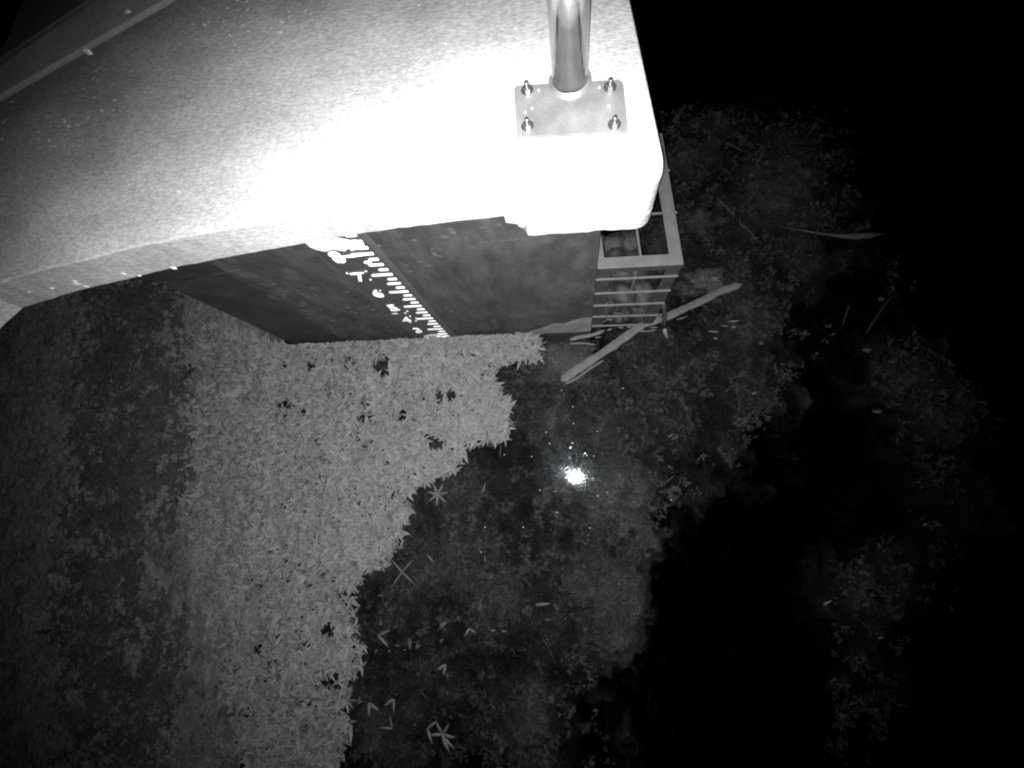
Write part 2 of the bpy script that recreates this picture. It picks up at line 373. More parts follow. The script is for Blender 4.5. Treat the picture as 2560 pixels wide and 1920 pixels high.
splat(.80, .865, .012, .012, M['enamel_white'], G, 'paint_fleck', .0165, 9, 22)

# ------------------------------------------------------------------ steel post with base plate
pc = at(1425, 206, Z_TOP).to_2d(); pc = Vector((-.006, 1.003))
P = empty('steel_post', (pc.x, pc.y, Z_TOP), 'round galvanised steel post rising from a bolted base plate on the slab', 'post')
def rrect(pts, r, k=5):
    out = []; n = len(pts)
    for i in range(n):
        p, a, b = Vector(pts[i]), Vector(pts[i - 1]), Vector(pts[(i + 1) % n])
        out += arc(p + (a - p).normalized() * r, p, p + (b - p).normalized() * r, k)
    return out
zp = Z_TOP + .012
pl = [at(1285, 214, zp).to_2d(), at(1291, 340, zp).to_2d(), at(1571, 328, zp).to_2d(), at(1557, 199, zp).to_2d()]
prism('base_plate', rrect(pl, .016), Z_TOP, zp, M['plate'], P)
tube('pole', [(pc.x, pc.y, zp), (pc.x, pc.y, zp + .4), (pc.x, pc.y, zp + .8), (pc.x, pc.y, 2.75)], .046, M['steel'], P, 48)
# weld fillet
vs, fs = [], []; k = 40
for i in range(k):
    a = 2 * math.pi * i / k
    for (r, z) in ((.0462, zp + .012), (.050, zp + .008), (.056, zp + .0005)):
        rr = r + (random.uniform(-.0008, .0008) if r > .0463 else 0)
        vs.append((pc.x + rr * math.cos(a), pc.y + rr * math.sin(a), z))
for i in range(k):
    j = (i + 1) % k
    fs += [(3 * i, 3 * j, 3 * j + 1, 3 * i + 1), (3 * i + 1, 3 * j + 1, 3 * j + 2, 3 * i + 2)]
fix(mesh('weld', vs, fs, M['plate'], P, True))
def ring(cx, cy, r0, r1, z0, z1, n, rot=0):
    return [(cx + (r0) * math.cos(2 * math.pi * i / n + rot), cy + r0 * math.sin(2 * math.pi * i / n + rot)) for i in range(n)]
for bi, (px, py) in enumerate([(1318, 226), (1525, 219), (1536, 312), (1319, 316)]):
    q = at(px, py, zp)
    w_ = prism('washer', ring(q.x, q.y, .0165, 0, 0, 0, 24), zp, zp + .003, M['bolt'], P, .0006)
    prism('nut', ring(q.x, q.y, .0115, 0, 0, 0, 6, random.uniform(0, 1)), zp + .0031, zp + .013, M['bolt'], w_, .001)
    rod_path = [(q.x, q.y, zp + .012 + .002 * i) for i in range(9)]
    tube('bolt_end', rod_path, [.0062 if i % 2 else .0052 for i in range(9)], M['bolt'], w_, 12)
for (px, py) in [(1347, 226), (1330, 271), (1498, 219), (1522, 265), (1313, 281)]:  # water drops standing on the plate, brightness put in as white colour
    q = at(px, py, zp)
    b = bmesh.new(); bmesh.ops.create_uvsphere(b, u_segments=10, v_segments=6, radius=.0028)
    me = bpy.data.meshes.new('water_drop'); b.to_mesh(me); b.free()
    me.polygons.foreach_set('use_smooth', [True] * len(me.polygons))
    link('water_drop', me, M['enamel_white'], P, Vector((q.x, q.y, zp + .0005)))

# ------------------------------------------------------------------ trash rack at the right end of the wall
ZR = CAM_H - 1.49 * K_
K = empty('trash_rack', (.2, .9, 0), 'grey steel trash rack of flat bars standing beside the riser corner', 'trash rack')
fl = at(1494, 672, ZR); fr_ = at(1710, 661, ZR)
dfl, dfr = Vector((fl.x, fl.y, 0)), Vector((fr_.x, fr_.y, 0))
bk_r = at(1650, 300, ZR); bk_dir = Vector((bk_r.x - fr_.x, bk_r.y - fr_.y, 0)).normalized()
ex = (dfr - dfl).normalized(); WID = (dfr - dfl).length; LEN = .49
ey = Vector((-.030, 1, 0)).normalized(); ey = bk_dir
TH = .006; FW = .052
def kp(a, b, z): return dfl + ex * a + ey * b + Vector((0, 0, z))
frame_box('front_rail', kp(0, 0, ZR - TH), ex * WID, ey * .043, UP * TH, M['rack'], K, .001)
frame_box('side_rail', kp(WID - .045, .0435, ZR - TH), ex * .045, ey * LEN, UP * TH, M['rack'], K, .001)
frame_box('side_rail', kp(0, .0435, ZR - TH), ex * .029, ey * LEN, UP * TH, M['rack'], K, .001)
# vertical flanges of the angle irons below them
frame_box('front_flange', kp(.001, .0005, ZR - .04), ex * (WID - .002), ey * .005, UP * (.04 - TH - .0005), M['stake'], K)
frame_box('middle_bar', kp(WID * .51, .0435, ZR - .012), ex * .0085, ey * LEN, UP * .010, M['rack'], K, .001)
for b in (.200, .372):
    frame_box('cross_bar', kp(.03, b, ZR - .0055 + .002), ex * (WID - .03 + .006), ey * .006, UP * .0085, M['rack'], K, .0008)
ZB = -.4
for a, wd in ((0, FW), (WID - FW, FW)):
    frame_box('corner_post', kp(a + .0005, .006, ZB), ex * (wd - .001), ey * .005, UP * (ZR - ZB - .041), M['stake'], K, .0008)
for a in (0.0, WID - .005):
    frame_box('post_flange', kp(a + .0004, .0115, ZB), ex * .0045, ey * .05, UP * (ZR - ZB - TH - .0005), M['stake'], K)
frame_box('post_flange', kp(WID - .0055, LEN, ZB), ex * .005, ey * .04, UP * (ZR - ZB - TH - .001), M['stake'], K)
for z in (.634, .488, .342, .19, .045):
    tilt = 0 if z > .2 else -.01
    frame_box('flat_bar', kp(-.002, -.004, z), ex * (WID + .002) + Vector((0, 0, tilt)), ey * .009, UP * .003, M['rack'], K, .0006)
tube('middle_rod', [kp(WID * .49, .012, ZB), kp(WID * .49, .012, ZR - .041)], .005, M['stake'], K, 8)
tube('middle_rod', [kp(WID * .8, .012, ZB), kp(WID * .8, .012, .32)], .004, M['stake'], K, 8)

# stones filling the rack
def rock_mesh(name, r, seed, sub=3, squash=(1, 1, .75), rag=0.0):
    b = bmesh.new(); bmesh.ops.create_icosphere(b, subdivisions=sub, radius=1)
    for v in b.verts:
        d = v.co.normalized(); k = 1 + .28 * mnoise.noise(d * 1.3 + Vector((seed * 7.1, 0, 0))) + .09 * mnoise.noise(d * 4 + Vector((seed, 3, 1))) + rag * (mnoise.noise(d * 2.6 + Vector((1, seed, 5))) + .6 * mnoise.noise(d * 7 + Vector((2, seed, 9))))
        v.co = Vector((d.x * squash[0], d.y * squash[1], d.z * squash[2])) * r * k
    me = bpy.data.meshes.new(name); b.to_mesh(me); b.free()
    me.polygons.foreach_set('use_smooth', [True] * len(me.polygons)); return me
rocks = [rock_mesh('stone', .058, i, 3, (1.15, .95, .85)) for i in range(6)]
for me in rocks: me.materials.append(M['rock'])
for lay in range(5):
    for i in range(3):
        for j in range(4 if lay < 4 else 2):
            x = .055 + i * .085 + random.uniform(-.012, .012); y = .075 + j * .095 + random.uniform(-.015, .015)
            z = -.06 + lay * .092 + random.uniform(-.012, .012)
            if lay == 4 and random.random() < .3: continue
            p = kp(min(max(x, .05), WID - .045), y, z)
            o = bpy.data.objects.new('stone', random.choice(rocks)); C.objects.link(o); o.location = p
            o.rotation_euler = [random.uniform(-.4, .4), random.uniform(-.4, .4), random.uniform(0, 6.28)]; s = random.uniform(.75, 1.0); o.scale = (s, s, s)
            tag(o, 'rounded dark wet stone %s of the pile inside the trash rack' % ('at the foot', 'in the lower part', 'in the middle', 'in the upper part', 'on the very top')[lay], 'stone', 'stones %s of the pile in the trash rack' % ('at the foot', 'in the lower part', 'in the middle', 'in the upper part', 'on top')[lay])

# ------------------------------------------------------------------ broken pole and debris at the foot of the rack
def plank(name, pts, wd, z, th, m, label, cat, parent=None):
    """long weathered piece lying on the water: centre line in survey points, width in metres"""
    c = [at(px, py, z).to_2d() for px, py in pts]; c = densify(c, .02, 0, closed=False); n = len(c)
    vs = []
    for i, p in enumerate(c):
        d = (c[min(i + 1, n - 1)] - c[max(i - 1, 0)]).normalized(); nn = Vector((-d.y, d.x)); t = i / (n - 1)
        w2 = wd * .5 * (1 - .25 * t) * (1 + random.uniform(-.09, .09))
        if i == 0 or i == n - 1: w2 *= .35
        a = p + nn * w2; b = p - nn * w2 * random.uniform(.85, 1.1)
        vs += [(a.x, a.y, z), (a.x, a.y, z + th * .6), (p.x, p.y, z + th), (b.x, b.y, z + th * .6), (b.x, b.y, z)]
    fs = []
    for i in range(n - 1):
        for k in range(5):
            fs.append((i * 5 + k, i * 5 + (k + 1) % 5, (i + 1) * 5 + (k + 1) % 5, (i + 1) * 5 + k))
    fs += [(0, 1, 2, 3, 4), tuple((n - 1) * 5 + k for k in range(5))[::-1]]
    o = fix(mesh(name, vs, fs, m, parent))
    return tag(o, label, cat) if label else o
plank('broken_pole', [(1403, 953), (1440, 926), (1500, 888), (1545, 856), (1590, 824), (1608, 812), (1670, 792), (1745, 757), (1800, 730), (1852, 712)], .043, .004, .014,
      M['wood'], 'long pale split pole lying across the water in front of the rack', 'pole')
plank('split_sliver', [(1410, 962), (1445, 944), (1475, 922), (1510, 900)], .012, .002, .006, M['stick'], 'narrow sliver split off the lower side of the long pale pole', 'driftwood')
plank('driftwood_strip', [(1424, 849), (1450, 843), (1480, 838), (1512, 826)], .02, .003, .006, M['stick'], 'short flat driftwood strip at the right foot of the wall, the wider of two', 'driftwood')
plank('driftwood_strip', [(1423, 860), (1455, 858), (1490, 862)], .010, .003, .005, M['stick'], 'thin driftwood sliver just below the wider strip at the wall foot', 'driftwood')
plank('driftwood_strip', [(1600, 787), (1660, 786), (1712, 781)], .008, .003, .005, M['stick'], 'thin straight sliver of wood along the upper side of the split pole', 'driftwood')
# stake
st = empty('bent_stake', at(1668, 846, 0), 'short bent steel stake with a pale foot standing over the split pole', 'stake')
tube('stake_rod', [at(1654, 752, .30), at(1661, 770, .24), at(1661, 800, .10), at(1661, 818, .05)], .012, M['stake'], st, 8)
tube('pale_foot', [at(1661, 817, .052), at(1663, 832, .025), at(1669, 846, .0)], [.010, .010, .007], M['tip'], st, 8)
frame_box('stake_plate', at(1640, 752, .31), Vector((.036, 0, 0)), Vector((0, .006, 0)), Vector((0, 0, .004)), M['tip'], st)
# small bits of debris between bars and pole
for i in range(18):
    px = random.uniform(1485, 1690); py = random.uniform(800, 850) - (px - 1485) * .1
    if i > 12: px = random.uniform(1680, 1860); py = random.uniform(780, 850)
    L_ = random.uniform(8, 30); a = random.uniform(-.35, .3)
    o = plank('wood_chip', [(px, py), (px + L_ * .5, py + L_ * .5 * a), (px + L_, py + L_ * a)], random.uniform(.006, .014), .002, .004, M['stick'], None, None)
    tag(o, 'small pale wood chip floating around the foot of the rack', 'wood chip', 'wood chips at the foot of the rack')

# ------------------------------------------------------------------ sticks and rocks out in the dark water
def stick(pts, r, label, z=-.012, cat='stick', m='stick', name='stick'):
    path = [at(px, py, z) for px, py in pts]
    o = tube(name, path, [r * (1 - .5 * i / max(1, len(path) - 1)) for i in range(len(path))], M[m], None, 6, .15)
    return tag(o, label, cat)
for me_ in ('stick_dark',):
    M[me_] = mat('drowned_stick', .038, .8, var=.25, scale=30)  # darker wood colour for the sticks out in the open water
stick([(1793, 497), (1812, 514), (1836, 538)], .0050, 'short straight stick right of the rack, nearest the riser', cat='stick', m='stick_dark')
stick([(1850, 546), (1851, 562), (1862, 566), (1878, 582), (1896, 603)], .0045, 'crooked stick with a small knob, just below the straight one right of the rack', m='stick_dark')
stick([(1890, 407), (1900, 398), (1907, 378), (1917, 357)], .0045, 'stick with a bent foot, upper right of the rack', m='stick_dark')
stick([(1814, 356), (1835, 366), (1858, 379)], .004, 'thin slanting stick beyond the top of the rack', m='stick_dark')
stick([(2122, 764), (2116, 782), (2107, 812)], .003, 'thin upright twig in the far right water, left of the longer one', m='stick_dark')
stick([(2228, 742), (2205, 772), (2172, 822), (2168, 832)], .0032, 'long thin twig slanting across the far right water', m='stick_dark')
stick([(1868, 930), (1850, 939), (1826, 948)], .003, 'short twig in the water below the right end of the split pole', m='stick_dark')
stick([(1686, 1189), (1668, 1203), (1661, 1209), (1661, 1216)], .0028, 'small hooked twig right of the bright lamp glint', m='stick_dark')
stick([(1252, 1112), (1251, 1128), (1249, 1144)], .0022, 'hair-thin stem hanging from the leaf mat edge, left of the lamp glint', .004, m='stick_dark')
stick([(1358, 1598), (1372, 1620), (1390, 1662)], .0022, 'faint long thin twig in the lower middle water', m='stick_dark')
stick([(1050, 1726), (1062, 1740), (1070, 1752)], .0022, 'faint short twig among the loose leaves near the bottom', m='stick_dark')
# long drowned branch with a feathered end
bp_ = [(1950, 567), (2000, 575), (2050, 584), (2100, 590), (2140, 592), (2180, 588), (2212, 584)]
path = [at(a, b, -.03) for a, b in bp_]
tag(tube('drowned_branch', path, [.002, .004, .007, .011, .017, .014, .003], mat('branch', .06, .8, var=.4, scale=20), None, 8, .2),
    'long drowned branch with a thick feathered end in the black water at upper right', 'branch')
def stone(px, py, z, r, sq, seed, label, m='silt', name='stone', group=None):
    me = rock_mesh(name, r, seed, 4, sq, .45); me.materials.append(M[m]); o = bpy.data.objects.new(name, me); C.objects.link(o)
    o.location = at(px, py, z); return tag(o, label, 'stone', group)
stone(1768, 702, -.045, .085, (1.1, .75, .5), 11, 'pale drowned stone beside the rack, above the upper end of the split pole')
stone(1722, 722, -.055, .06, (1.1, .8, .5), 12, 'smaller drowned stone close against the right side of the rack, left of the palest one')
stone(1742, 556, -.075, .10, (.9, .8, .4), 13, 'broad dim drowned stone right of the upper rack rail')
stone(1800, 548, -.06, .035, (1, .8, .5), 14, 'small drowned stone at the right side of the broad dim one')
stone(1985, 406, -.05, .03, (1.2, .8, .5), 15, 'round pale stone alone in the dark water at upper right')
stone(1879, 437, -.02, .012, (1, .8, .5), 16, 'pebble-sized pale stone below the bent-footed stick')
stone(1902, 856, -.02, .011, (1, 1, .5), 17, 'pebble-sized pale stone in the water right of the bent stake')
stone(2167, 875, -.01, .012, (1.5, .8, .5), 18, 'brightest small pebble in the far right water below the long twig')
stone(2203, 748, -.01, .010, (1.2, .8, .5), 19, 'small pale pebble left of the top of the long twig')
stone(2192, 1028, -.01, .011, (1.7, .7, .5), 20, 'small pale oblong pebble low in the far right water')

# ------------------------------------------------------------------ vegetation (stuff)
def leaf_batch(cx, cy, cz, yaw, pitch, length, width, curl=None):
    """numpy lanceolate leaves: five points, three faces each"""
    n = len(cx)
    dx, dy = np.cos(yaw), np.sin(yaw); cp, sp = np.cos(pitch), np.sin(pitch)
    sx, sy = -dy, dx
    roll = rng.normal(0, .35, n)
    V = np.zeros((n, 6, 3))
    if curl is None: curl = rng.normal(0, .25, n)
    for k, (t, w_) in enumerate(((0, 0), (.3, .5), (.3, -.5), (.68, .34), (.68, -.34), (1, 0))):
        bend = curl * t * t * length
        V[:, k, 0] = cx + dx * cp * t * length + sx * (w_ * width * np.cos(roll) + bend)
        V[:, k, 1] = cy + dy * cp * t * length + sy * (w_ * width * np.cos(roll) + bend)
        V[:, k, 2] = cz + sp * t * length - .25 * t * t * length * np.abs(sp) + w_ * width * np.sin(roll)
    base = (np.arange(n) * 6)[:, None]
    tri = np.array([[0, 2, 1], [5, 3, 4]]); quad = np.array([[1, 2, 4, 3]])
    T = (base[:, :, None] + tri[None]).reshape(-1, 3); Q = (base[:, :, None] + quad[None]).reshape(-1, 4)
    return V.reshape(-1, 3), T, Q
def big_mesh(name, V, T, Q, m):
    me = bpy.data.meshes.new(name)
    me.vertices.add(len(V)); me.vertices.foreach_set('co', V.astype(np.float32).ravel())
    li = np.concatenate([T.ravel(), Q.ravel()]); me.loops.add(len(li)); me.loops.foreach_set('vertex_index', li.astype(np.int32))
    ls = np.concatenate([np.arange(len(T)) * 3, len(T) * 3 + np.arange(len(Q)) * 4]); me.polygons.add(len(ls)); me.polygons.foreach_set('loop_start', ls.astype(np.int32))
    me.update(calc_edges=True); me.validate()
    me.materials.append(m); o = bpy.data.objects.new(name, me); C.objects.link(o); return o
def scatter(poly, n):
    xs = [p[0] for p in poly]; ys = [p[1] for p in poly]
    x = rng.uniform(min(xs), max(xs), n); y = rng.uniform(min(ys), max(ys), n); k = pip(x, y, poly); return x[k], y[k]
def fb(x, y, s, seed): return np.array([fbm(a, b, s, seed) for a, b in zip(x, y)])
def rosettes(x, y, z0, zr, per, L, Wd, pitch=(.05, .75), lj=.3):
    n = len(x); k = rng.integers(per[0], per[1] + 1, n); idx = np.repeat(np.arange(n), k); N = len(idx)
    ph = rng.uniform(0, 6.28, n); order = np.concatenate([np.arange(a) for a in k])
    yaw = ph[idx] + order * (2 * math.pi / k[idx]) + rng.normal(0, .25, N)
    z = z0 + rng.uniform(0, zr, n)[idx]
    sc = np.exp(rng.normal(0, lj * .6, n))[idx] * np.exp(rng.normal(0, lj * .5, N))
    return leaf_batch(x[idx], y[idx], z, yaw, rng.uniform(pitch[0], pitch[1], N), L * sc, Wd * sc)

mat_px = [(1352, 822), (1346, 850), (1350, 900), (1330, 905), (1290, 905), (1252, 908), (1238, 940), (1255, 985), (1268, 1020), (1275, 1070), (1262, 1098), (1200, 1108), (1165, 1125), (1148, 1150),
          (1140, 1180), (1110, 1190), (1085, 1200), (1050, 1210), (1020, 1235), (1025, 1290), (1005, 1310), (1005, 1370), (985, 1395), (960, 1425), (920, 1438), (880, 1460), (885, 1500), (895, 1540), (905, 1600), (912, 1650),
          (895, 1690), (868, 1700), (880, 1730), (860, 1770), (880, 1800), (855, 1850), (860, 1890), (840, 1925), (830, 2040), (640, 2040), (610, 1900), (560, 1700), (520, 1500), (470, 1330),
          (455, 1200), (470, 1080), (470, 980), (480, 900), (500, 830), (560, 800), (640, 845), (722, 868)]
mat_poly = poly_at(mat_px, .015)
mat_poly[0] = wp(1.245, 0, .015).to_2d(); mat_poly[-1] = wp(-.02, 0, .02).to_2d()
bx, by = scatter(mat_poly, 13800)
holes = [(955, 920, 24), (968, 938, 18), (1118, 993, 20), (1070, 1051, 16), (921, 1045, 20), (640, 887, 17), (783, 918, 16), (775, 985, 14), (1005, 1035, 16), (1180, 1040, 15), (1090, 1110, 20), (790, 1560, 22), (830, 1575, 18), (1150, 945, 10),
         (835, 1700, 20), (800, 1800, 16), (860, 1480, 14), (640, 1350, 10), (720, 1010, 12), (790, 1720, 16)]
keep = np.ones(len(bx), bool)
for px, py, r in holes[::2]:
    q = at(px, py, .0); keep &= ((bx - q.x) / 1.2) ** 2 + (by - q.y) ** 2 > ((r + 2) / F * CAM_H) ** 2
nz = fb(bx, by, 5.5, 2.3)
# thinner towards the left border
lx = np.array([at(470, 1100, 0).x])[0]
edge = np.clip((bx - (lx - .03) - .10 * nz - .25 * np.clip((-by - .3), 0, 2)) / (.16 + .3 * np.clip(-by, 0, 2)), 0, 1)
keep &= rng.uniform(0, 1, len(bx)) < np.clip(.12 + edge, 0, 1)
keep &= (nz > -.7) | (rng.uniform(0, 1, len(bx)) < .35)
bsoft = np.zeros(len(bx))
for a in range(10): bsoft += pip(bx + .055 * math.cos(a * .63), by + .055 * math.sin(a * .63), mat_poly)
keep &= rng.uniform(0, 1, len(bx)) < .25 + .75 * np.clip(bsoft / 9, 0, 1) ** 1.3 + (by > wl.y - .12)
bx, by = bx[keep], by[keep]
V, T, Q = rosettes(bx, by, .000, .03, (4, 7), .036, .0098, (0.0, .75), .42)
wu = rng.uniform(0, 1.22, 420); wpx = np.array([tuple(wp(u_, 0, rng.uniform(.015, .06)).to_2d()) for u_ in wu])
V2, T2, Q2 = rosettes(wpx[:, 0], wpx[:, 1], .02, .045, (4, 7), .032, .0092, (0.1, .9), .5)
T = np.concatenate([T, T2 + len(V)]); Q = np.concatenate([Q, Q2 + len(V)]); V = np.concatenate([V, V2])
# keep leaves out of the wall
lim = wl.y + (V[:, 0] - wl.x) * (U.y / U.x) - .016
inw = V[:, 0] > wl.x - .01
V[:, 1] = np.where(inw & (V[:, 1] > lim), lim, V[:, 1])
tag(big_mesh('floating_leaf_mat', V, T, Q, M['leaf']), 'dense bright mat of small pointed water plants filling the water left of centre', 'water plants', kind='stuff')

# clumped algae on the left: a lumpy sheet just awash, with sparse leaflets
TR = [at(a, b, 0).to_2d() for a, b in ((365, 600), (350, 760), (340, 900), (340, 1050), (350, 1180), (300, 1300), (290, 1480), (330, 1640), (300, 1800))]
def trough(x, y):
    p = Vector((x, y)); d = 9
    for i in range(len(TR) - 1):
        a, b = TR[i], TR[i + 1]; t = max(0, min(1, (p - a).dot(b - a) / (b - a).length_squared)); d = min(d, (p - a - (b - a) * t).length - .16)
    d += .05 * fbm(x, y, 3, 2.2)
    return max(0, 1 - max(0, d) / .24) * min(1, max(0, .72 + 1.3 * fbm(x, y, 8, 5.2) + .7 * fbm(x, y, 26, 1.2)))
def alg_z(x, y):
    return max(.003, .018 + .010 * fbm(x, y, 5, 9.1) + .012 * fbm(x, y, 19, 4.4) + .006 * fbm(x, y, 60, 1.4)) + .003 * (1 + fbm(x, y, 40, 6.4))
ax0, ax1 = -4.2, at(640, 1500, 0).x
al = grid_sheet('algae_bed', ax0, ax1, -2.6, 1.7, 420, 400, lambda x, y: alg_z(x, y) - (0 if x < ax1 - .35 else (x - ax1 + .35) * .1), M['algae'])
tag(al, 'lumpy dark algae lying awash along the left side of the picture', 'algae', kind='stuff')
ap = poly_at([(-250, 600), (100, 560), (440, 560), (520, 780), (500, 1200), (560, 1500), (700, 2040), (-250, 2040)], 0)
xx, yy = scatter(ap, 52000); nz = fb(xx, yy, 4.2, 7.7); trv = np.array([trough(a, b) for a, b in zip(xx, yy)]); k = ((nz > -.08) | (rng.uniform(0, 1, len(xx)) < .22)) & (rng.uniform(0, 1, len(xx)) > trv * .9); xx, yy, nz = xx[k], yy[k], nz[k]
V, T, Q = rosettes(xx, yy, .010, .02, (3, 5), .015, .0055, (-.2, .5), .5)
tag(big_mesh('sparse_leaf_cover', V, T, Q, M['algae_leaf']), 'thin dull cover of tiny leaves over the algae on the left', 'water plants', kind='stuff')

bp2 = poly_at([(100, 560), (560, 560), (540, 900), (520, 1300), (480, 1700), (420, 2000), (60, 2000), (90, 1300)], 0)
xx, yy = scatter(bp2, 46000); tv = np.array([trough(a, b) for a, b in zip(xx, yy)]); k = rng.uniform(0, 1, len(xx)) < tv * np.clip(.60 + .22 * yy, .2, .6); xx, yy = xx[k], yy[k]
V, T, Q = rosettes(xx, yy, .030, .012, (3, 5), .020, .010, (-.15, .25), .5)
M['dark_algae'] = mat('dark_slimy_algae', .021, .85, var=.4, scale=8, fine=.3, fine_scale=30)
tag(big_mesh('dark_algae', V, T, Q, M['dark_algae']), 'blotchy band of dark slimy algae lying between the pale mat and the left edge', 'algae', kind='stuff')

# submerged weed in the open water to the right, leaving deep black pools
weed_px = [(480, 700), (1250, 830), (1480, 830), (1560, 560), (1640, 240), (1800, 250), (1900, 255), (2050, 270), (2140, 250), (2180, 330), (2170, 450), (2210, 520), (2240, 600), (2300, 700), (2320, 830), (2390, 900), (2480, 960), (2560, 1060), (2600, 1180),
           (2450, 1090), (2430, 1200), (2445, 1500), (2300, 1640), (2290, 1780), (2200, 1930), (2060, 2000), (2030, 1700), (2060, 1500), (2040, 1380), (2180, 1330), (2250, 1180), (2150, 1010), (2120, 930), (2190, 850), (2240, 820), (2170, 700),
           (2190, 620), (2060, 610), (2040, 660), (2060, 770), (2120, 850), (2060, 920), (1980, 1000), (1960, 1080), (1900, 1120), (1840, 1200), (1800, 1230), (1700, 1300), (1640, 1400), (1610, 1550), (1560, 1650), (1500, 1750), (1600, 1930), (1400, 2040), (700, 2040), (700, 1200)]
wpoly = poly_at(weed_px, -.05)
def weed_sheet(name, poly, z, cell, m, label, edge_n, thr, amp):
    """lumpy bed of drowned weed with a ragged outline and holes down to the black pools"""
    P_ = np.array([(p.x, p.y) for p in poly]); x0, y0 = P_.min(0); x1, y1 = P_.max(0)
    x1 = min(x1, 4.2); nx = int((x1 - x0) / cell); ny = int((y1 - y0) / cell)
    big = lambda a, b, c: mnoise.noise(Vector((a * 1.9, b * 1.9, c)))
    X, Y = np.meshgrid(np.linspace(x0, x1, nx), np.linspace(y0, y1, ny)); X = X.ravel(); Y = Y.ravel()
    e1 = np.array([mnoise.noise(Vector((a * 5, b * 5, 3.3))) + 1.1 * big(a, b, 4.) + .5 * mnoise.noise(Vector((a * 14, b * 14, 7.3))) for a, b in zip(X, Y)]); e2 = np.array([mnoise.noise(Vector((a * 5, b * 5, 8.8))) + .9 * big(a, b, 9.) + .5 * mnoise.noise(Vector((a * 14, b * 14, 1.3))) for a, b in zip(X, Y)])
    f = fb(X, Y, 26, 5.5); g = fb(X, Y, 2.6, 11.7)
    soft = np.zeros(len(X)); r_ = random.Random(4)
    for i in range(14):
        a = i * 2.4; q = .02 + .30 * (i / 14)
        soft += pip(X + e1 * edge_n + f * .04 + q * math.cos(a), Y + e2 * edge_n + f * .04 + q * math.sin(a), poly)
    soft /= 14
    g2 = g + .5 * f
    hole = np.clip((g2 - thr) / .22, 0, 1)
    cov = soft * hole
    f2 = np.array([mnoise.noise(Vector((a * 62, b * 62, 1.3))) for a, b in zip(X, Y)])
    Z = z + amp * f + amp * 3.0 * g + .011 * f2 - (1 - cov) ** 1.3 * (.13 + .09 * np.clip(1 + 2.2 * f, 0, 2))
    lim_ = wl.y + (X - wl.x) * (U.y / U.x) - .02
    idx = -np.ones(nx * ny, int); I = (cov > .02).reshape(ny, nx)
    I &= ~((X < wr.x + .01) & (Y > lim_) & (X > wl.x - .1)).reshape(ny, nx)
    q = I[:-1, :-1] & I[1:, :-1] & I[:-1, 1:] & I[1:, 1:]
    jj, ii = np.nonzero(q); a = jj * nx + ii
    Qd = np.stack([a, a + 1, a + nx + 1, a + nx], 1); used = np.unique(Qd); idx[used] = np.arange(len(used))
    o = big_mesh(name, np.stack([X[used], Y[used], np.minimum(Z[used], -.006)], 1), np.zeros((0, 3), int), idx[Qd], m)
    o.data.polygons.foreach_set('use_smooth', [True] * len(o.data.polygons))
    return tag(o, label, 'water plants', kind='stuff')
weed_sheet('weed_bed', wpoly, -.050, .0095, M['weed'], 'dim ragged bed of drowned weed under the open water', .22, -1.3, .016)
xx, yy = scatter(wpoly, 90000); k = np.ones(len(xx), bool)
for a in range(8):
    q = rng.uniform(.0, .12, len(xx)); k &= pip(xx + q * math.cos(a * .785), yy + q * math.sin(a * .785), wpoly)
xx, yy = xx[k], yy[k]
nz = fb(xx, yy, 2.6, 11.7); n2 = fb(xx, yy, 14., 1.7)
k = (.6 * nz + .8 * n2 > -.12); xx, yy = xx[k], yy[k]
lim = wl.y + (xx - wl.x) * (U.y / U.x) - .03
k = ~((xx < wr.x + .02) & (yy > lim) & (xx > wl.x - .1)); xx, yy = xx[k], yy[k]
V, T, Q = rosettes(xx, yy, -.068, .045, (2, 4), .012, .0065, (-.4, .6), .45); V[:, 2] = np.minimum(V[:, 2], -.002)
tag(big_mesh('submerged_leaflets', V, T, Q, M['weed_leaf']), 'fine leaflets of drowned weed in the dark open water', 'water plants', kind='stuff')
# air bubbles caught on the surface, their lamp sparkle painted in as white colour
b = bmesh.new(); bmesh.ops.create_uvsphere(b, u_segments=12, v_segments=8, radius=.0027); bme = bpy.data.meshes.new('bubble'); b.to_mesh(bme); b.free()
bme.polygons.foreach_set('use_smooth', [True] * len(bme.polygons)); bme.materials.append(mat('bubble_sparkle_white', .34, .3, spec=1.0, var=.1))
for (px, py) in [(1261, 1137), (1329, 1141), (1374, 1109), (1366, 1080), (1432, 1017), (1434, 1059), (1493, 1078), (1404, 976), (1431, 1107), (1558, 971), (1390, 1281), (1518, 1231), (1308, 1318), (1203, 1380), (1395, 1281), (1475, 1320), (1467, 1139), (1485, 1140),
                 (1463, 1133), (1494, 1240), (1350, 1225), (1388, 1229), (1212, 1318), (1678, 1250), (1420, 1210)]:
    o = bpy.data.objects.new('bubble', bme); C.objects.link(o); o.location = at(px, py, .001)
    tag(o, 'tiny bright air bubble on the dark water around the lamp glint', 'bubble', 'air bubbles around the lamp glint')

